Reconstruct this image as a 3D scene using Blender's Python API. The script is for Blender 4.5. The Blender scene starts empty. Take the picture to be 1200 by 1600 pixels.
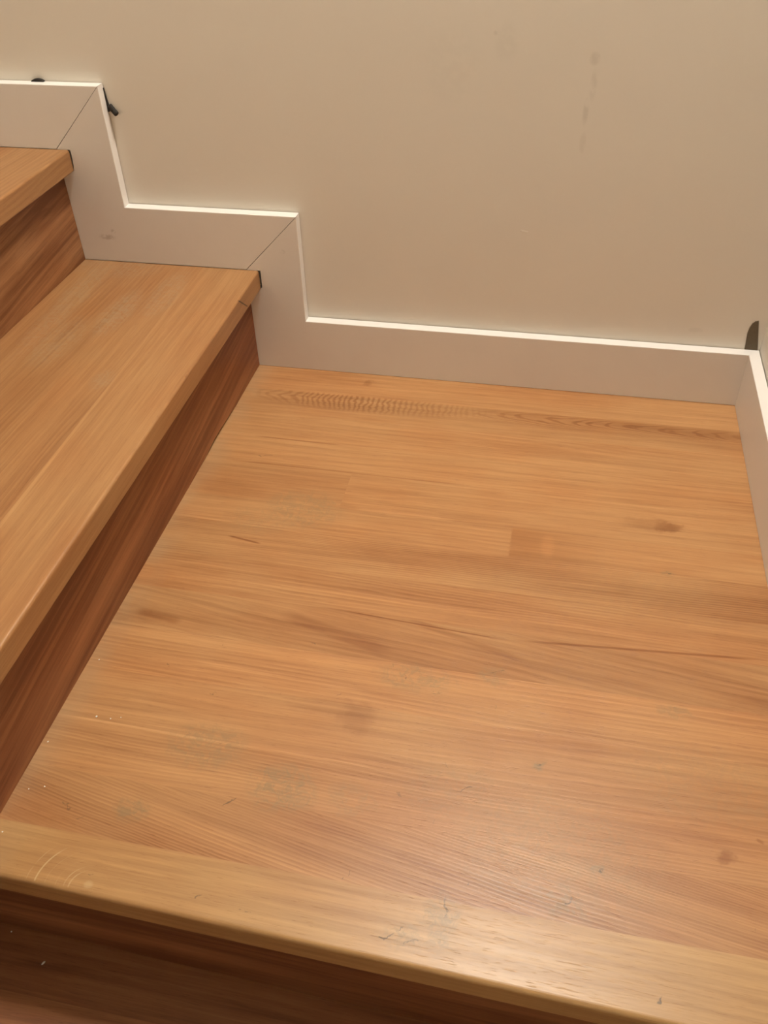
import bpy, bmesh, math, random
from mathutils import Vector
C = bpy.context.scene.collection
S = bpy.context.scene
random.seed(4)

# ------------------------------------------------------------ camera, light, exposure
cam = bpy.data.cameras.new('camera'); camo = bpy.data.objects.new('camera', cam); C.objects.link(camo)
camo.location = (0.49895, -1.26025, 0.80783)
camo.rotation_euler = (0.85537, 0.02606, 0.19777)
cam.sensor_fit = 'VERTICAL'; cam.sensor_height = 24.0; cam.sensor_width = 18.0; cam.lens = 0.84858*24.0
cam.clip_start = 0.01
S.camera = camo
w = bpy.data.worlds.new('world'); S.world = w; w.use_nodes = True
w.node_tree.nodes['Background'].inputs[0].default_value = (1.0, 0.88, 0.72, 1)
w.node_tree.nodes['Background'].inputs[1].default_value = 0.02
S.view_settings.view_transform = 'Standard'; S.view_settings.look = 'None'
S.view_settings.gamma = 1.0; S.view_settings.use_curve_mapping = False
S.view_settings.exposure = 0.0

def lamp(name, loc, size, power, col, rot=(0, 0, 0)):
    l = bpy.data.lights.new(name, 'AREA'); l.shape = 'DISK'; l.size = size; l.energy = power; l.color = col
    o = bpy.data.objects.new(name, l); C.objects.link(o); o.location = loc; o.rotation_euler = rot
    return o
lamp('ceiling_lamp', (0.55, -0.16, 2.34), 0.30, 37.5, (1.0, 0.945, 0.865))

# ------------------------------------------------------------ dimensions (metres)
h, H = 0.18, 0.3606          # tread tops
b, bv, t = 0.0937, 0.0932, 0.0166
n, tt, r = 0.0207, 0.0326, 0.285
W, D = 0.8043, 0.9406
kF = -0.0224                 # the landing's front edge runs slightly out of square
WY = t + 0.0012              # plaster surface behind the skirting
WX = W + t + 0.0016
LOW = -0.181
kT = 0.0104                  # slight skew of the upper step

# ------------------------------------------------------------ node helpers
class NT:
    def __init__(s, name):
        s.m = bpy.data.materials.new(name); s.m.use_nodes = True
        s.t = s.m.node_tree; s.b = s.t.nodes['Principled BSDF']
    def n(s, typ, **k):
        x = s.t.nodes.new(typ)
        for a, v in k.items(): setattr(x, a, v)
        return x
    def put(s, sock, v):
        if isinstance(v, bpy.types.NodeSocket): s.t.links.new(v, sock)
        elif v is not None: sock.default_value = v
    def math(s, op, a, b=None, c=None, clamp=False):
        x = s.n('ShaderNodeMath', operation=op, use_clamp=clamp)
        s.put(x.inputs[0], a); s.put(x.inputs[1], b)
        if c is not None: s.put(x.inputs[2], c)
        return x.outputs[0]
    def mr(s, v, a, b2, c=0.0, d=1.0, smooth=True):
        x = s.n('ShaderNodeMapRange', interpolation_type='SMOOTHSTEP' if smooth else 'LINEAR')
        for i, q in enumerate((v, a, b2, c, d)): s.put(x.inputs[i], q)
        return x.outputs[0]
    def noise(s, vec, scale, detail=3, rough=.5, dist=0.0):
        x = s.n('ShaderNodeTexNoise', noise_dimensions='3D')
        s.put(x.inputs['Vector'], vec); x.inputs['Scale'].default_value = scale
        x.inputs['Detail'].default_value = detail; x.inputs['Roughness'].default_value = rough
        x.inputs['Distortion'].default_value = dist
        return x.outputs['Fac']
    def xyz(s, a, b, c):
        x = s.n('ShaderNodeCombineXYZ')
        for i, q in enumerate((a, b, c)): s.put(x.inputs[i], q)
        return x.outputs[0]
    def mix(s, f, a, b, mode='MIX'):
        x = s.n('ShaderNodeMix', data_type='RGBA', blend_type=mode)
        s.put(x.inputs[0], f)
        s.put(x.inputs[6], a if not isinstance(a, tuple) else a + (1,)); s.put(x.inputs[7], b if not isinstance(b, tuple) else b + (1,))
        return x.outputs[2]
    def attr(s, name, out='Fac'):
        return s.n('ShaderNodeAttribute', attribute_name=name).outputs[out]

def ellipse(N, u, v, cu, cv, ru, rv, soft=0.5):
    a = N.math('DIVIDE', N.math('SUBTRACT', u, cu), ru)
    c = N.math('DIVIDE', N.math('SUBTRACT', v, cv), rv)
    d = N.math('ADD', N.math('MULTIPLY', a, a), N.math('MULTIPLY', c, c))
    return N.mr(d, 1.0, 1.0 - soft, 0.0, 1.0)

def stroke(N, u, v, p, q, wdt):
    """mask of a short thin scratch from p to q"""
    dx, dy = q[0]-p[0], q[1]-p[1]; L = math.hypot(dx, dy); dx /= L; dy /= L
    cx, cy = (p[0]+q[0])/2, (p[1]+q[1])/2
    du = N.math('SUBTRACT', u, cx); dv = N.math('SUBTRACT', v, cy)
    al = N.math('ADD', N.math('MULTIPLY', du, dx), N.math('MULTIPLY', dv, dy))
    ac = N.math('SUBTRACT', N.math('MULTIPLY', du, -dy), N.math('MULTIPLY', dv, -dx))
    a = N.mr(N.math('ABSOLUTE', al), L/2, L/2*.6); c = N.mr(N.math('ABSOLUTE', ac), wdt, wdt*.4)
    return N.math('MULTIPLY', a, c)

RB = {'riser_oak': .9, 'upper_riser_oak': 1.0, 'shaded_lower_oak': .8}
def wood(name, light=(0.51, 0.272, 0.112), dark=(0.26, 0.108, 0.037), rough=0.38, extra=None, bump=0.25):
    """oak: grain coordinates come from the mesh attribute 'grain' (along, across, deep), one look per glued stave"""
    N = NT(name)
    sep = N.n('ShaderNodeSeparateXYZ'); N.put(sep.inputs[0], N.attr('grain', 'Vector'))
    u0, v0, w0 = sep.outputs
    seed = N.attr('seed'); tone = N.attr('tone'); slope = N.attr('slope'); con = N.attr('contrast'); freq = N.attr('freq')
    sd = N.math('MULTIPLY', seed, 7.31)
    u = N.math('ADD', u0, sd)
    v = N.math('ADD', N.math('ADD', v0, w0), N.math('MULTIPLY', slope, u0))
    # growth rings: bent by a slow noise so they open into tongues
    bend = N.noise(N.xyz(N.math('MULTIPLY', u, 1.6), N.math('MULTIPLY', v, 9.0), sd), 1.0, 2, .5)
    wob = N.noise(N.xyz(N.math('MULTIPLY', u, 9.0), N.math('MULTIPLY', v, 50.0), sd), 1.0, 2, .5)
    ph = N.math('ADD', N.math('MULTIPLY', v, freq), N.math('MULTIPLY', bend, N.math('MULTIPLY', freq, 0.055)))
    ph = N.math('ADD', ph, N.math('MULTIPLY', wob, 1.1))
    fr = N.math('FRACT', ph)
    ring = N.math('MULTIPLY', N.mr(fr, 0.0, 0.72), N.mr(fr, 1.0, 0.80))
    ringamp = N.noise(N.xyz(N.math('MULTIPLY', u, 3.0), N.math('MULTIPLY', v, 30.0), sd), 1.0, 2)
    ring = N.math('MULTIPLY', ring, N.mr(ringamp, .3, .7, .25, 1.0))
    # streaks and pores
    st = N.noise(N.xyz(N.math('MULTIPLY', u, 3.0), N.math('MULTIPLY', v, 110.0), sd), 1.0, 4, .6)
    st2 = N.noise(N.xyz(N.math('MULTIPLY', u, 1.3), N.math('MULTIPLY', v, 28.0), sd), 1.0, 3, .55)
    po = N.noise(N.xyz(N.math('MULTIPLY', u, 60.0), N.math('MULTIPLY', v, 900.0), sd), 1.0, 2, .6)
    pore = N.mr(po, .60, .74)
    fine = N.noise(N.xyz(N.math('MULTIPLY', u, 14.0), N.math('MULTIPLY', v, 420.0), sd), 1.0, 3, .65)
    blot = N.noise(N.xyz(N.math('MULTIPLY', u, 5.0), N.math('MULTIPLY', v, 11.0), sd), 1.0, 3, .5)
    f = N.math('MULTIPLY', ring, N.math('MULTIPLY', con, 0.42))
    f = N.math('ADD', f, N.math('MULTIPLY', N.mr(st, .38, .72, 0, 1, False), 0.34))
    f = N.math('ADD', f, N.math('MULTIPLY', N.mr(st2, .35, .72, 0, 1, False), N.math('MULTIPLY', con, RB.get(name, 0.36))))
    f = N.math('ADD', f, N.math('MULTIPLY', N.mr(blot, .4, .75, 0, 1, False), 0.22))
    f = N.math('ADD', f, N.math('MULTIPLY', N.math('SUBTRACT', fine, .5), 0.75))
    f = N.math('ADD', f, N.math('MULTIPLY', pore, 0.30), clamp=True)
    col = N.mix(f, light, dark)
    col = N.mix(N.mr(blot, .35, .7, 0, .42), col, N.mix(1.0, col, (1.04, .86, .74), 'MULTIPLY'))
    tc = N.n('ShaderNodeCombineColor')
    for i in range(3): N.put(tc.inputs[i], tone)
    col = N.mix(1.0, col, tc.outputs[0], 'MULTIPLY')
    if extra: col = extra(N, u0, v0, w0, col)
    N.put(N.b.inputs['Base Color'], col)
    rr = N.math('ADD', N.math('MULTIPLY', st, .10), rough - .05)
    N.put(N.b.inputs['Roughness'], rr)
    N.b.inputs['Specular IOR Level'].default_value = 0.42
    bp = N.n('ShaderNodeBump'); bp.inputs['Strength'].default_value = bump; bp.inputs['Distance'].default_value = 0.0004
    N.put(bp.inputs['Height'], N.math('SUBTRACT', st, N.math('ADD', N.math('MULTIPLY', pore, .8), N.math('MULTIPLY', ring, .4))))
    N.put(N.b.inputs['Normal'], bp.outputs[0])
    return N.m

def smudges(N, u, v, col, spots, strokes, colour=(0.24, 0.168, 0.086)):
    """grey-green plaster dust and small black scuffs, broken up by noise"""
    m = None
    for cu, cv, ru, rv, k in spots:
        e = N.math('MULTIPLY', ellipse(N, u, v, cu, cv, ru, rv, .9), k)
        m = e if m is None else N.math('MAXIMUM', m, e)
    nz = N.noise(N.xyz(u, v, 0.0), 105.0, 6, .7, 1.2)
    if m is not None:
        col = N.mix(N.math('MULTIPLY', m, N.mr(nz, .36, .66)), col, colour)
    m = None
    for p, q, wd, k in strokes:
        e = N.math('MULTIPLY', stroke(N, u, v, p, q, wd), k)
        m = e if m is None else N.math('MAXIMUM', m, e)
    if m is not None:
        wob = N.noise(N.xyz(u, v, 0.0), 400.0, 2)
        col = N.mix(N.math('MULTIPLY', m, N.mr(wob, .3, .55)), col, (0.07, 0.05, 0.03))
    return col

def landing_marks(N, u, v, w, col):
    # figured "ripple" grain in the second stave: chevrons, then upright ripples, then open tongues
    dv = N.math('SUBTRACT', v, N.math('MULTIPLY_ADD', u, -0.004, -0.085))
    wn = N.noise(N.xyz(N.math('MULTIPLY', u, 30.0), N.math('MULTIPLY', v, 60.0), 0.0), 1.0, 2)
    ph = N.math('MULTIPLY_ADD', u, 45.0, N.math('MULTIPLY', N.math('MAXIMUM', N.math('SUBTRACT', u, .10), 0.0), 62.0))
    ph = N.math('SUBTRACT', ph, N.math('MULTIPLY', N.math('SQRT', N.math('MULTIPLY_ADD', dv, dv, .00003)), N.mr(u, .05, .2, 85.0, 10.0, False)))
    ph = N.math('ADD', ph, N.math('MULTIPLY', wn, 1.6))
    rip = N.mr(N.math('SINE', N.math('MULTIPLY', ph, 6.283)), -.6, .9)
    m1 = N.math('MULTIPLY', ellipse(N, u, dv, .21, 0.0, .235, .034, .9), N.mr(u, .30, .22, .75, 1.0))
    ph2 = N.math('SUBTRACT', N.math('MULTIPLY', u, 27.0), N.math('MULTIPLY', N.math('MULTIPLY', dv, dv), 9000.0))
    ph2 = N.math('ADD', ph2, N.math('MULTIPLY', N.noise(N.xyz(N.math('MULTIPLY', u, 12.0), N.math('MULTIPLY', v, 40.0), 3.0), 1.0, 3), 3.2))
    ton = N.mr(N.math('SINE', N.math('MULTIPLY', ph2, 6.283)), .0, .95)
    m2 = N.math('MULTIPLY', ellipse(N, u, N.math('ADD', dv, .004), .61, 0.0, .26, .030, .8), 1.0)
    k = N.math('ADD', N.math('MULTIPLY', rip, m1), N.math('MULTIPLY', ton, m2), clamp=True)
    k = N.math('MULTIPLY', k, N.mr(v, -.067, -.073))
    col = N.mix(N.math('MULTIPLY', k, .60), col, N.mix(1.0, col, (.60, .42, .30), 'MULTIPLY'))
    us, vs_ = u, v
    wn1 = N.noise(N.xyz(us, vs_, 2.0), 45.0, 3, .6); wn2 = N.noise(N.xyz(us, vs_, 7.0), 45.0, 3, .6)
    ud = N.math('MULTIPLY_ADD', N.math('SUBTRACT', wn1, .5), .035, us); vd = N.math('MULTIPLY_ADD', N.math('SUBTRACT', wn2, .5), .022, vs_)
    # knots, dark stave head, diagonal tongue
    for cu, cv, ru, rv, kk in [(.692, -.319, .020, .010, .75), (.665, -.318, .045, .012, .4), (.202, -.026, .009, .010, .5), (.335, -.700, .022, .020, .45),
                               (.31, -.692, .06, .012, .25), (.720, -.795, .010, .009, .8), (.755, -.770, .004, .004, .7), (.025, -.600, .035, .010, .40), (.06, -.335, .06, .018, .22)]:
        e = N.math('MULTIPLY', ellipse(N, ud, vd, cu, cv, ru*1.3, rv*1.3, 1.0), kk*.8)
        col = N.mix(e, col, N.mix(1.0, col, (.52, .36, .26), 'MULTIPLY'))
    sq = N.math('MULTIPLY', N.math('MULTIPLY', N.mr(u, .475, .479), N.mr(u, .62, .50)), N.math('MULTIPLY', N.mr(v, -.354, -.358), N.mr(v, -.415, -.411)))
    col = N.mix(N.math('MULTIPLY', sq, .62), col, N.mix(1.0, col, (.74, .60, .48), 'MULTIPLY'))
    gl = N.math('MULTIPLY', ellipse(N, u, v, .527, -.385, .012, .03, 1.0), sq)
    col = N.mix(N.math('MULTIPLY', gl, .5), col, N.mix(1.0, col, (1.3, 1.3, 1.3), 'MULTIPLY'))
    # diagonal growth tongue across the wide stave in the middle
    for p, q, wd, kk in [((.60, -.088), (.83, -.086), .014, .35), ((.20, -.563), (.36, -.605), .012, .45), ((.09, -.600), (.02, -.590), .008, .5), ((.26, -.545), (.50, -.560), .0016, .9), ((.49, -.558), (.80, -.536), .0024, .8),
                         ((.09, -.437), (.145, -.446), .0022, .9), ((.05, -.206), (.21, -.208), .0022, .6), ((.02, -.272), (.42, -.274), .0022, .5), ((.36, -.545), (.52, -.590), .006, .4)]:
        e = N.math('MULTIPLY', stroke(N, u, v, p, q, wd), kk)
        col = N.mix(e, col, N.mix(1.0, col, (.58, .42, .32), 'MULTIPLY'))
    # pale glue seams
    for p, q, wd, kk in [((.16, -.135), (.60, -.150), .003, .5), ((-.02, -.404), (.30, -.420), .0022, .7), ((.24, -.352), (.40, -.354), .004, .8), ((-.03, -.756), (.38, -.760), .002, .9),
                         ((.50, -.416), (.74, -.414), .002, .7), ((-.03, -.612), (.20, -.616), .003, .5), ((.12, -.657), (.34, -.664), .003, .8), ((.10, -.275), (.80, -.282), .004, .3)]:
        e = N.math('MULTIPLY', stroke(N, u, v, p, q, wd), kk)
        col = N.mix(e, col, N.mix(1.0, col, (1.22, 1.30, 1.38), 'MULTIPLY'))
    # light ray flecks: arcs round the little eye at the front left
    du = N.math('SUBTRACT', u, .124); dw = N.math('MULTIPLY', N.math('ADD', v, .9365), 1.15)
    rad = N.math('SQRT', N.math('ADD', N.math('MULTIPLY', du, du), N.math('MULTIPLY', dw, dw)))
    side = N.math('MULTIPLY', N.mr(u, .118, .100), N.mr(v, -.900, -.916))
    side = N.math('MULTIPLY', side, N.mr(v, -.9402, -.9385))
    arc = None
    for R_, wd, kk in [(.0195, .0011, .9), (.0245, .0009, .6), (.0330, .0006, .25), (.0545, .0011, .9), (.0635, .0008, .45), (.044, .0006, .2)]:
        e = N.math('MULTIPLY', N.mr(N.math('ABSOLUTE', N.math('SUBTRACT', rad, R_)), wd, wd*.3), kk)
        arc = e if arc is None else N.math('MAXIMUM', arc, e)
    arc = N.math('MULTIPLY', arc, side)
    col = N.mix(N.math('MULTIPLY', N.math('MULTIPLY', arc, N.mr(wn2, .3, .55)), .55), col, (.72, .50, .28))
    e = ellipse(N, u, v, .123, -.9335, .006, .005, 1.0)
    col = N.mix(N.math('MULTIPLY', e, .3), col, (.70, .48, .27))
    # the front strip is a paler, yellower board
    col = N.mix(N.mr(v, -.885, -.887), col, N.mix(1.0, col, (.92, 1.04, 1.05), 'MULTIPLY'))
    # dust film along the foot of the riser and trodden dust
    spots = [(.279, -.799, .038, .030, .75), (.131, -.852, .020, .016, .7), (.454, -.774, .06, .035, .30), (.56, -.82, .11, .07, .35), (.459, -.905, .018, .032, .75), (.43, -.925, .022, .012, .6), (.572, -.867, .022, .020, .65),
             (.606, -.832, .010, .008, .8), (.39, -.635, .05, .020, .60), (.477, -.615, .02, .015, .5), (.684, -.409, .008, .008, .9), (.18, -.365, .06, .045, .55), (.68, -.63, .02, .01, .5),
             (.18, -.765, .05, .03, .55), (.539, -.724, .008, .007, .8), (.35, -.80, .03, .02, .4), (.71, -.72, .10, .05, .25), (.64, -.45, .2, .05, .12), (.12, -.40, .05, .03, .3)]
    nz = N.noise(N.xyz(u, v, 0.0), 14.0, 3)
    edge = N.math('MULTIPLY', N.mr(u, .045, .0), N.mr(nz, .3, .6))
    col = N.mix(N.math('MULTIPLY', edge, .38), col, (.38, .27, .15))
    strokes = [((.229+.008, -.820), (.222, -.834), .0011, .8), ((.460, -.905), (.464, -.880), .0012, .7), ((.570, -.872), (.578, -.858), .0013, .85), ((.604, -.834), (.610, -.829), .0015, .8),
               ((.455, -.770), (.468, -.764), .0009, .7), ((.537, -.725), (.541, -.722), .0018, .95), ((.477, -.615), (.489, -.606), .0014, .6), ((.38, -.632), (.384, -.640), .0009, .7),
               ((.075, -.252), (.086, -.256), .0009, .7), ((.086, -.256), (.104, -.250), .0008, .5), ((.48, -.865), (.482, -.868), .0012, .8), ((.65, -.9375), (.652, -.930), .0016, .9),
               ((.232, -.926), (.235, -.922), .0014, .7), ((.418, -.925), (.428, -.918), .0011, .7), ((.428, -.935), (.445, -.927), .0010, .6), ((.41, -.93), (.414, -.926), .0015, .8),
               ((.06, -.855), (.066, -.866), .0010, .6), ((.078, -.872), (.086, -.866), .0009, .5), ((.44, -.74), (.447, -.748), .0008, .5), ((.405, -.655), (.42, -.648), .001, .5), ((.682, -.41), (.687, -.408), .0016, .8)]
    rr = random.Random(11)
    for _ in range(20):   # short fibres of fluff
        a, c = rr.uniform(.10, .76), rr.uniform(-.60, -.93); an = rr.uniform(0, 3.14); L = rr.uniform(.003, .008)
        strokes.append(((a, c), (a+L*math.cos(an), c+L*math.sin(an)), .0008, rr.uniform(.3, .6)))
    return smudges(N, ud, vd, col, [(a, b_, c*1.2, d_*1.2, k_*0.9) for a, b_, c, d_, k_ in spots], [(N_, M_, w_*1.1, k_*.8) for N_, M_, w_, k_ in strokes])

def tread_marks(N, u, v, w, col):
    # u runs along the tread (world -y), v across it (world x)
    spots = [(.10, -.10, .10, .03, .35), (.17, -.15, .09, .03, .45), (.26, -.20, .09, .04, .30), (.02, -.22, .05, .10, .30), (.12, -.24, .25, .03, .35), (.35, -.09, .03, .02, .35)]
    col = smudges(N, u, v, col, spots, [], (.34, .26, .16))
    for p, q, wd, kk in [((.02, -.078), (.75, -.070), .0030, .7), ((.30, -.13), (.80, -.16), .003, .4)]:
        e = N.math('MULTIPLY', stroke(N, u, v, p, q, wd), kk)
        col = N.mix(e, col, N.mix(1.0, col, (1.2, 1.28, 1.35), 'MULTIPLY'))
    return col
def chipped_marks(N, u, v, w, col):
    col = tread_marks(N, u, v, w, col)
    # a short dark chip running across the nosing near the wall
    e = N.mr(N.math('ABSOLUTE', N.math('SUBTRACT', N.math('SUBTRACT', u, .104), N.math('MULTIPLY', w, 1.235))), .0024, .0010)
    e = N.math('MULTIPLY', e, N.mr(v, .0150, .0165)); e = N.math('MULTIPLY', e, N.mr(w, -.030, -.026)); e = N.math('MULTIPLY', e, N.mr(w, .0, -.003))
    return N.mix(N.math('MULTIPLY', e, .85), col, (.05, .025, .012))

M_LAND = wood('landing_oak', extra=landing_marks, bump=.25, rough=.36)
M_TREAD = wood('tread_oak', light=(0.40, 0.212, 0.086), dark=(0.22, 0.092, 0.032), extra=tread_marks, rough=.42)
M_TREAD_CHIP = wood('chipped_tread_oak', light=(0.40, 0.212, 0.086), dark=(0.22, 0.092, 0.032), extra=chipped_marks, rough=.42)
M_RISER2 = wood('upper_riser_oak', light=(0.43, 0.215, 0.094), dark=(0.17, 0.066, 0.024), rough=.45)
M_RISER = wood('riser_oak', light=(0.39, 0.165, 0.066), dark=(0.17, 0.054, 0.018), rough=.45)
M_LOW = wood('shaded_lower_oak', light=(0.37, 0.165, 0.070), dark=(0.15, 0.052, 0.019), rough=.45)  # same oak as the landing, its colours darkened to deepen the shadow below

def plaster():
    N = NT('wall_plaster')
    tc = N.n('ShaderNodeTexCoord'); P = tc.outputs['Object']
    sep = N.n('ShaderNodeSeparateXYZ'); N.put(sep.inputs[0], P); x, y, z = sep.outputs
    a = N.noise(P, 5.0, 4, .5); c = N.noise(P, 160.0, 3, .6)
    col = N.mix(N.mr(a, .3, .7, 0, .5), (.80, .75, .665), (.79, .735, .645))
    # faint grey drip mark and a few scuffs
    nz = N.noise(P, 90.0, 3)
    m = None
    for cu, cv, ru, rv, k in [(.517, .502, .009, .010, .6), (.519, .470, .006, .025, .4), (.513, .435, .005, .022, .55), (.514, .395, .006, .018, .3), (.40, .52, .02, .03, .18), (.33, .49, .05, .06, .10), (.385, .53, .004, .004, .5), (.72, .12, .015, .006, .3)]:
        e = N.math('MULTIPLY', ellipse(N, x, z, cu, cv, ru, rv, 1.0), k); m = e if m is None else N.math('MAXIMUM', m, e)
    m = N.math('MULTIPLY', m, N.mr(nz, .30, .62))
    m = N.math('MULTIPLY', N.math('MULTIPLY', m, .45), N.mr(y, -.05, -.01))
    col = N.mix(m, col, (.42, .38, .30))
    N.put(N.b.inputs['Base Color'], col); N.b.inputs['Roughness'].default_value = .75
    dent = stroke(N, x, z, (.438, .264), (.450, .262), .0018)
    bp = N.n('ShaderNodeBump'); bp.inputs['Strength'].default_value = .35; bp.inputs['Distance'].default_value = .0012
    N.put(bp.inputs['Height'], N.math('ADD', N.math('ADD', N.math('MULTIPLY', c, .35), N.math('MULTIPLY', a, .8)), N.math('MULTIPLY', dent, 1.2)))
    N.put(N.b.inputs['Normal'], bp.outputs[0])
    return N.m
def paint():
    N = NT('skirting_paint')
    tc = N.n('ShaderNodeTexCoord'); P = tc.outputs['Object']
    a = N.noise(P, 18.0, 3, .5)
    col = N.mix(N.mr(a, .4, .75, 0, .35), (.81, .77, .72), (.78, .73, .68))
    sep = N.n('ShaderNodeSeparateXYZ'); N.put(sep.inputs[0], P); x, y, z = sep.outputs
    nz = N.noise(P, 120.0, 3)
    m = None
    for cu, cv, ru, rv, k in [(-.235, .222, .018, .006, .5), (-.222, .232, .006, .005, .5), (.065, .215, .006, .004, .4), (-.395, .395, .005, .006, .5)]:
        e = N.math('MULTIPLY', ellipse(N, x, z, cu, cv, ru, rv, 1.0), k); m = e if m is None else N.math('MAXIMUM', m, e)
    col = N.mix(N.math('MULTIPLY', m, N.mr(nz, .35, .6)), col, (.40, .34, .28))
    N.put(N.b.inputs['Base Color'], col)
    N.b.inputs['Roughness'].default_value = .42
    return N.m
def plain(name, col, rough=.6):
    N = NT(name); c = N.noise(N.n('ShaderNodeTexCoord').outputs['Object'], 220.0, 3)
    N.put(N.b.inputs['Base Color'], N.mix(c, tuple(q*.8 for q in col), tuple(min(1, q*1.2) for q in col)))
    N.b.inputs['Roughness'].default_value = rough
    return N.m
M_WALL, M_PAINT = plaster(), paint()
M_CEIL = plain('ceiling_paint', (.78, .74, .66)); M_BLACK = plain('black_rubber', (.020, .015, .011), .8)
M_SHIM = plain('dark_brown_packer', (.13, .10, .060), .7); M_CRUMB = plain('plaster_crumb', (.85, .82, .76)); M_CARC = plain('step_core_board', (.30, .20, .11))

# ------------------------------------------------------------ mesh helpers
def link(name, bm, mat, parent=None, loc=(0, 0, 0), smooth=False):
    me = bpy.data.meshes.new(name)
    if loc != (0, 0, 0): bmesh.ops.translate(bm, verts=bm.verts, vec=-Vector(loc))
    bmesh.ops.recalc_face_normals(bm, faces=bm.faces)
    bm.to_mesh(me); bm.free()
    me.materials.append(mat)
    o = bpy.data.objects.new(name, me); C.objects.link(o)
    if parent: o.parent = parent; o.location = Vector(loc) - Vector(parent.location)
    else: o.location = loc
    if smooth:
        for p in me.polygons: p.use_smooth = True
    return o
def empty(name, loc, label, cat, group=None):
    o = bpy.data.objects.new(name, None); C.objects.link(o); o.location = loc; o.empty_display_size = .05
    tag(o, label, cat, group); return o
def tag(o, label, cat, group=None):
    o['label'] = label; o['category'] = cat
    if group: o['group'] = group
    return o
def struct(o, label=None):
    o['kind'] = 'structure'
    if label: o['label'] = label
    return o
def box(bm, p0, p1):
    vs = [bm.verts.new((x, y, z)) for x in (p0[0], p1[0]) for y in (p0[1], p1[1]) for z in (p0[2], p1[2])]
    for f in ((0, 1, 3, 2), (4, 6, 7, 5), (0, 4, 5, 1), (2, 3, 7, 6), (0, 2, 6, 4), (1, 5, 7, 3)):
        bm.faces.new([vs[i] for i in f])
    return vs
def prism(bm, poly, axis, a, c):
    """extrude a polygon given in the other two axes from a to c along axis"""
    def P(p, k):
        if axis == 1: return (p[0], k, p[1])
        if axis == 2: return (p[0], p[1], k)
        return (k, p[0], p[1])
    A = [bm.verts.new(P(p, a)) for p in poly]; B = [bm.verts.new(P(p, c)) for p in poly]
    bm.faces.new(A); bm.faces.new(B[::-1])
    for i in range(len(poly)):
        j = (i+1) % len(poly); bm.faces.new([A[i], B[i], B[j], A[j]])
    return A, B
def grain(o, fn, staves, off=(0, 0, 0)):
    """staves: (umin,umax,vmin,vmax,tone,seed,slope,contrast,freq); fn maps a world point to (along, across, deep)"""
    me = o.data; W0 = Vector(off)
    g = me.attributes.new('grain', 'FLOAT_VECTOR', 'POINT')
    g.data.foreach_set('vector', [c for v in me.vertices for c in fn(v.co + W0)])
    rows = []
    for p in me.polygons:
        u, v, _ = fn(p.center + W0)
        rows.append(next((s for s in staves if s[0] <= u <= s[1] and s[2] <= v <= s[3]), staves[-1])[4:])
    for k, name in enumerate(('tone', 'seed', 'slope', 'contrast', 'freq')):
        me.attributes.new(name, 'FLOAT', 'FACE').data.foreach_set('value', [q[k] for q in rows])
def cut(bm, co, no):
    bmesh.ops.bisect_plane(bm, geom=bm.verts[:]+bm.edges[:]+bm.faces[:], dist=1e-6, plane_co=co, plane_no=no)
def nose(x0, x1, z0, z1, rad=.0045, rb=.003, k=5):
    """slab profile with a rounded nosing at x1; returned as (x, z) polygon"""
    P = [(x0, z0)]
    for i in range(k+1):
        a = -math.pi/2 + math.pi/2*i/k; P.append((x1-rb+rb*math.cos(a), z0+rb+rb*math.sin(a)))
    for i in range(k+1):
        a = math.pi/2*i/k; P.append((x1-rad+rad*math.cos(a), z1-rad+rad*math.sin(a)))
    P.append((x0, z1)); return P

# ------------------------------------------------------------ the room
def wallbox(name, p0, p1, m, label):
    bm = bmesh.new(); box(bm, p0, p1); return struct(link(name, bm, m), label)
TOP = 2.42
wallbox('wall_back', (-1.5, WY, -.6), (WX+.12, WY+.12, TOP), M_WALL, 'cream plastered wall behind the stepped white skirting')
wallbox('wall_right', (WX, -2.7, -.6), (WX+.12, WY-.0006, TOP), M_WALL, 'cream plastered wall on the right of the landing')
wallbox('wall_left', (-1.5, -1.16, -.6), (-.30, -1.04, TOP), M_WALL, 'cream wall closing the near side of the upper steps')
wallbox('wall_front', (-.30, -2.82, -.6), (WX+.12, -2.7, TOP), M_WALL, 'cream wall at the foot of the lower steps')
wallbox('wall_side', (-.42, -2.7, -.6), (-.30, -1.16, TOP), M_WALL, 'cream wall on the left of the lower steps')
wallbox('wall_end', (-1.62, -1.16, -.6), (-1.5, WY+.12, TOP), M_WALL, 'cream wall at the head of the upper steps')
wallbox('ceiling', (-1.62, -2.82, TOP), (WX+.12, WY+.12, TOP+.1), M_CEIL, 'plain pale ceiling')
wallbox('floor', (-1.62, -2.82, -.7), (WX+.12, WY+.12, -.6), M_CARC, 'timber floor below the stairs')

# ------------------------------------------------------------ stepped skirting on the back wall (each mitred piece a board of its own)
def board(name, poly, bevel_edges, label, y0=0.0, y1=t, corner=()):
    bm = bmesh.new(); A, B = prism(bm, poly, 1, y0, y1)
    for i in corner: B[i].co.x += y1
    es = []
    for i, j in bevel_edges:
        e = bm.edges.get((A[i], A[j]));  es.append(e)
    bmesh.ops.bevel(bm, geom=[e for e in es if e], offset=.0012, segments=3, profile=.5, affect='EDGES')
    return struct(link(name, bm, M_PAINT), label)
g = .00030      # hairline at the mitres
e_ = .0007      # hairline above the wood
board('baseboard_back', [(g*.6, e_), (W, e_), (W, b), (bv+g*.3, b)], [(2, 3)], 'long white skirting board along the back of the landing', corner=(1, 2))
board('trim_1', [(0, e_*.5), (bv, b+g*.2), (bv, h+b-g), (g, h), (n+.0030, h), (n+.0030, h-.008), (n+.0026, h-tt+.003), (n-.001, h-tt), (0, h-tt)], [(1, 2)],
      'upright white skirting piece beside the lower riser')
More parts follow.
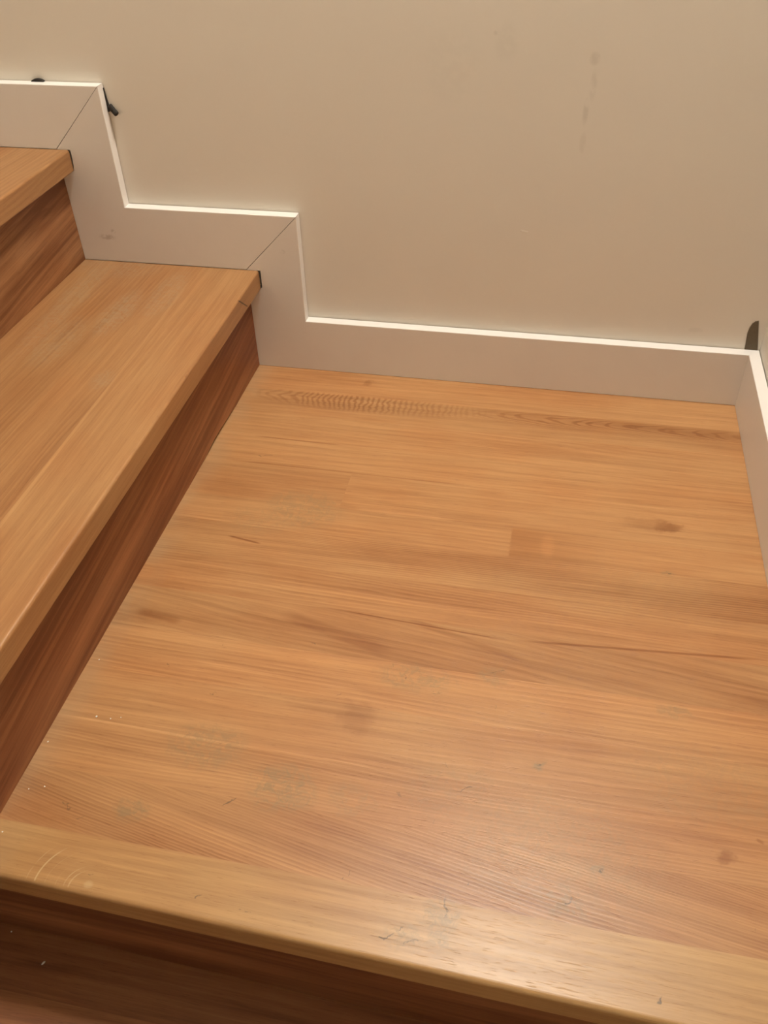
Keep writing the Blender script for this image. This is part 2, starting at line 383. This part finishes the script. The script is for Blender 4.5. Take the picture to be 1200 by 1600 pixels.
board('trim_2', [(-r+.0004, h+e_), (-g, h+e_), (bv-g*1.6, h+b), (bv-r, h+b)], [(2, 3)], 'white skirting piece above the middle tread')
board('trim_3', [(-r, h+e_*.5), (bv-r, h+b+g*.2), (bv-r, H+b-g), (-r+g, H), (n-r+.0024, H), (n-r+.0022, H-.016), (n-r, H-tt), (-r, H-tt)], [(1, 2)],
      'upright white skirting piece beside the upper riser')
board('trim_4', [(-2*r, H+e_), (-r-g, H+e_), (bv-r-g*1.6, H+b), (bv-2*r, H+b)], [(2, 3)], 'topmost white skirting piece over the upper tread')
# right-hand board, mitred into the back one
bm = bmesh.new()
ys = -2.0
A, B = prism(bm, [(W+.0002, 0), (W+t, t), (W+t, -D-.03), (W+.0002, -D-.03)], 2, e_, b)
bmesh.ops.bevel(bm, geom=[bm.edges.get((B[0], B[3]))], offset=.0012, segments=3, profile=.5, affect='EDGES')
struct(link('baseboard_right', bm, M_PAINT), 'white skirting board along the right wall of the landing')

# ------------------------------------------------------------ landing
SV = [0.08, -.073, -.138, -.207, -.275, -.356, -.413, -.480, -.547, -.617, -.685, -.757, -.820, -.886, -2.0]
look = [  # tone, seed, slope, contrast, freq per stave, from the wall to the nosing
    (1.02, 1.3, .00, .30, 90), (.92, 2.7, .00, .25, 70), (1.00, 3.1, .01, .35, 110), (1.00, 4.9, .00, .30, 90), (.97, 5.2, .00, .35, 90), (.99, 6.6, .01, .45, 110), (.96, 7.4, .00, .9, 250),
    (1.00, 8.8, .02, .75, 180), (.90, 9.1, .10, .65, 120), (1.06, 10.5, .02, .60, 150), (.97, 11.2, .00, .45, 120), (1.0, 12.9, .01, .65, 240), (.95, 13.6, .16, .85, 290), (1.04, 14.4, .02, .40, 110)]
staves = []
for i, L in enumerate(look):
    lo, hi = SV[i+1], SV[i]
    if i == 4:
        staves.append((-9, .231, lo, hi, .93, 5.2, .0, .3, 90)); staves.append((.231, 9, lo, hi, .98, 21.0, .0, .35, 90))
    elif i == 5:
        staves.append((-9, .477, lo, hi) + L); staves.append((.477, 9, lo, hi, .99, 22.3, .01, .3, 90))
    elif i == 9:
        staves.append((-9, 9, lo, hi) + L)
    elif i == 13:
        staves.append((-9, 9, lo, hi) + L)
    else: staves.append((-9, 9, lo, hi) + L)
land = empty('stair_landing', (W/2, -D/2, -tt), 'wide oak landing of glued strips below the steps and skirting, scuffed and dusty', 'stair landing')
bm = bmesh.new()
X0, X1 = -.30, W + t*.6
def fy(x, d): return -D + kF*x + d
prof = nose(-t*.6, D, -tt, 0.0, .0048, .003, 6)          # along -y
A = [bm.verts.new((X0, -p[0] + (kF*X0 if p[0] > .5 else 0), p[1])) for p in prof]
B = [bm.verts.new((X1, -p[0] + (kF*X1 if p[0] > .5 else 0), p[1])) for p in prof]
bm.faces.new(A); bm.faces.new(B[::-1])
for i in range(len(prof)):
    j = (i+1) % len(prof); bm.faces.new([A[i], B[i], B[j], A[j]])
for y in SV[1:-1]: cut(bm, (0, y, 0), (0, 1, 0))
for x in (.231, .477, .28, .365): cut(bm, (x, 0, 0), (1, 0, 0))
o = link('landing_board', bm, M_LAND, land, (W/2, -D/2, -tt)); grain(o, lambda p: (p.x, p.y, p.z*.7), staves, (W/2, -D/2, -tt))
bm = bmesh.new()
nd = .0195
vs = box(bm, (X0, -D+nd, LOW+.0016), (X1, -D+nd+.02, -tt))
for v in vs: v.co.y += kF*v.co.x
o = link('riser', bm, M_LOW, land, (W/2, -D/2, -tt)); grain(o, lambda p: (p.x, p.z, p.y), [(-9, 9, -9, -.06, 1.0, 30.2, .02, .9, 60), (-9, 9, -9, 9, .9, 31.7, .0, .9, 50)], (W/2, -D/2, -tt))

# ------------------------------------------------------------ the upper steps
def step(x_face, z0, z1, ky, tread_staves, riser_staves, label, gaps=(), yend=-1.035, mats=None):
    """riser face at x_face from z0 to the tread underside, tread top at z1 running back r"""
    o0 = (x_face, yend/2, z0)
    st = empty('stair_step', o0, label, 'stair step', 'oak steps climbing to the left')
    bm = bmesh.new()
    P = nose(x_face-r-.012, x_face+n, z1-tt, z1, .0035, .002, 5)
    A, B = prism(bm, P, 1, yend, -.0007)
    # the nosing runs on a few millimetres into the notch of the skirting
    for v in bm.verts: v.co.x += -ky*v.co.y if v.co.x > x_face-.1 else 0
    for s in {q for s in tread_staves for q in (s[2], s[3]) if abs(q) < 1}: cut(bm, (x_face+s, 0, 0), (1, 0, 0))
    ob = link('tread', bm, mats[0], st, o0); grain(ob, lambda p: (-p.y, p.x-x_face, p.z-z1), tread_staves, o0)
    bm = bmesh.new()
    ylist = [-.0006, -.045, -.10, -.125, -.20, -.235, -.275, -.34, yend]
    lift = dict(gaps)
    F = []
    for y in ylist:
        zl = z0 + .0003 + lift.get(y, 0.0)
        F.append([bm.verts.new((x_face-ky*y, y, zl)), bm.verts.new((x_face-ky*y, y, z1-tt)), bm.verts.new((x_face-ky*y-.018, y, z1-tt)), bm.verts.new((x_face-ky*y-.018, y, zl))])
    for a, c in zip(F, F[1:]):
        for i in range(4): bm.faces.new([a[i], c[i], c[(i+1) % 4], a[(i+1) % 4]])
    bm.faces.new(F[0]); bm.faces.new(F[-1][::-1])
    ob = link('riser', bm, mats[1], st, o0); grain(ob, lambda p: (-p.y, p.z-z0, p.x-x_face), riser_staves, o0)
    return st
tA = [(-9, 9, -.075, .09, 1.04, 40.1, .01, .30, 70), (-9, 9, -.150, -.075, 1.00, 41.5, .03, .55, 120), (-9, 9, -.225, -.150, .97, 42.2, .04, .55, 130), (-9, 9, -.9, -.225, .98, 43.9, .0, .4, 100)]
tB = [(-9, 9, -.070, .09, 1.0, 50.1, .05, .7, 120), (-9, 9, -.140, -.070, 1.02, 51.5, .03, .7, 120), (-9, 9, -.9, -.140, .97, 52.2, .04, .55, 130)]
rA = [(-9, 9, -9, .045, 1.10, 60.3, .06, .6, 60), (-9, 9, .045, .105, 1.0, 61.2, .10, .8, 70), (-9, 9, .105, 9, .92, 62.8, .02, .8, 60)]
rB = [(-9, 9, -9, .08, 1.02, 70.9, .12, .9, 70), (-9, 9, .08, 9, .98, 71.4, .02, .8, 55)]
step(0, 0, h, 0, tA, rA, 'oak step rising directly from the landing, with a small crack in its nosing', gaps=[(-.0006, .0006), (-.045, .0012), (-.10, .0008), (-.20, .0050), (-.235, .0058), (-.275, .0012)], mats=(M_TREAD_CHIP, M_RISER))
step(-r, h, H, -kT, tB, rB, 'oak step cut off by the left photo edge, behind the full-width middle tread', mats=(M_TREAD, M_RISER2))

# ------------------------------------------------------------ lower step
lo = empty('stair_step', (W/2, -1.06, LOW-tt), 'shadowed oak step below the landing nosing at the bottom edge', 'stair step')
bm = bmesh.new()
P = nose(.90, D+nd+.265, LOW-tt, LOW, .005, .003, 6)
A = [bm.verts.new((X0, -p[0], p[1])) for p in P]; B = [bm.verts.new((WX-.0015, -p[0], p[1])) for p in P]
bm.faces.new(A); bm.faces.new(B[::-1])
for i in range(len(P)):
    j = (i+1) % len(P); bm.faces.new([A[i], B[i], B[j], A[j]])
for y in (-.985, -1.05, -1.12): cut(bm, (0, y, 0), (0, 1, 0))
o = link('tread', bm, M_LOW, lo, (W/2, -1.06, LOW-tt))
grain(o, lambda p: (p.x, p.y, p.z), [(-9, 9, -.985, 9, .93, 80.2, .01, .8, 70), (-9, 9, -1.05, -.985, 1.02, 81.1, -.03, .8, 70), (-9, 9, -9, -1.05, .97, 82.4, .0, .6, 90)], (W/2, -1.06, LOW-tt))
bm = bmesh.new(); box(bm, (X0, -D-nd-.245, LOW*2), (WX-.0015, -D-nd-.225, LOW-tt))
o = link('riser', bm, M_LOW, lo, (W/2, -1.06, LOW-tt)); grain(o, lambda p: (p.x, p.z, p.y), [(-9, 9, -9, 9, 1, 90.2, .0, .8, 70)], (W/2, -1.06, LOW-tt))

# ------------------------------------------------------------ odds and ends behind the skirting
# flat black cable squeezed behind the upright board, its tip sticking out
cb = empty('cable', (-.192, t, .40), 'flat black cable end poking out beside the upper skirting corner', 'cable')
bm = bmesh.new(); prism(bm, [(-.1955, .452), (-.1914, .4475), (-.1885, .4175), (-.1900, .4145), (-.1975, .4150)], 1, t-.0022, t+.0010)
link('cable_jacket', bm, M_BLACK, cb, (-.192, t, .40))
bm = bmesh.new()
P0, P1 = Vector((-.1882, t-.001, .4235)), Vector((-.1760, t-.005, .4115))
d = (P1-P0).normalized(); s1 = d.cross(Vector((0, 1, 0))).normalized(); s2 = d.cross(s1)
rings = []
for f, q in [(-.16, .0008), (-.08, .0012), (0, .0014), (.04, .0043), (.10, .0042), (.26, .0043), (.30, .0036), (.34, .0043), (.52, .0043), (.56, .0036), (.60, .0043), (.86, .0043), (.95, .0038), (1.0, .0018)]:
    c = P0 + (P1-P0)*f
    rings.append([bm.verts.new(c + s1*q*math.cos(a*math.pi/7) + s2*q*.8*math.sin(a*math.pi/7)) for a in range(14)])
for a, c in zip(rings, rings[1:]):
    for i in range(14): bm.faces.new([a[i], a[(i+1) % 14], c[(i+1) % 14], c[i]])
bm.faces.new(rings[0][::-1]); bm.faces.new(rings[-1])
link('cable_tip', bm, M_BLACK, cb, (-.192, t, .40), smooth=True)
# rounded black packer over the top board
bm = bmesh.new()
prism(bm, [(-.295+.0105*math.cos(a), .4535+.0048*math.sin(a)) for a in [math.pi*k/14 for k in range(15)]] + [(-.3055, .440), (-.2845, .440)], 1, t-.004, t+.0011)
tag(link('spacer', bm, M_BLACK, None, (-.295, t, .44)), 'tiny rounded black plastic spacer showing above the topmost skirting board', 'spacer')
# dark brown packer in the right corner
bm = bmesh.new()
prism(bm, [(.7990, .080), (.8190, .080), (.8188, .094), (.8140, .118), (.8085, .1440), (.8040, .1425), (.8005, .1385), (.7980, .1310), (.7972, .122), (.7980, .112), (.7995, .0945)], 1, t-.0004, t+.0011)
tag(link('shim', bm, M_SHIM, None, (.809, t, .094)), 'dark brown rounded shim standing behind the skirting in the right corner', 'shim')

# ------------------------------------------------------------ plaster crumbs
def crumb_bm(s, seed):
    bm = bmesh.new(); bmesh.ops.create_icosphere(bm, subdivisions=2, radius=s)
    rr = random.Random(seed)
    for v in bm.verts: v.co *= rr.uniform(.75, 1.15); v.co.z *= .6
    return bm
for i, (x, y, z, s, sx, lab, grp) in enumerate([
        (.0452, -.7517, 0, .0012, 1, 'largest white plaster crumb on the landing, on the pale seam by the riser foot', None),
        (.0621, -.7513, 0, .0008, 1, 'small white plaster crumb on the landing just right of the largest one', None),
        (.0728, -.7476, 0, .0006, 1, 'faintest white plaster speck on the landing, furthest right on the pale seam', None),
        (.0118, -.6746, 0, .0008, 1, 'small white plaster crumb on the landing, topmost along the riser foot', None),
        (.0301, -.8439, 0, .0008, 1, 'white plaster crumb on the dusty landing near its front left, right one of two', None),
        (.0148, -.8497, 0, .0006, 1, 'faint plaster speck on the dusty landing near its front left, left one of two', None),
        (.0066, -.7922, 0, .0007, 1.5, 'thin white plaster crumb on the landing against the riser foot, below the pale seam', None),
        (.0128, -.8991, 0, .0009, 1, 'white plaster crumb at the far left of the landing front strip', None),
        (.0297, -.9516, LOW, .0012, 2.2, 'oblong white plaster crumb on the shadowed lower step', None),
        (-.0226, -.9271, LOW, .0009, 1, 'small round plaster crumb on the shadowed lower step at the left edge', None)]):
    o = link('plaster_crumb', crumb_bm(s, i), M_CRUMB); o.location = (x, y, z+s*.55); o.scale = (1, sx, 1); o.rotation_euler = (0, 0, -.5)
    tag(o, lab, 'crumb', 'white plaster crumbs')
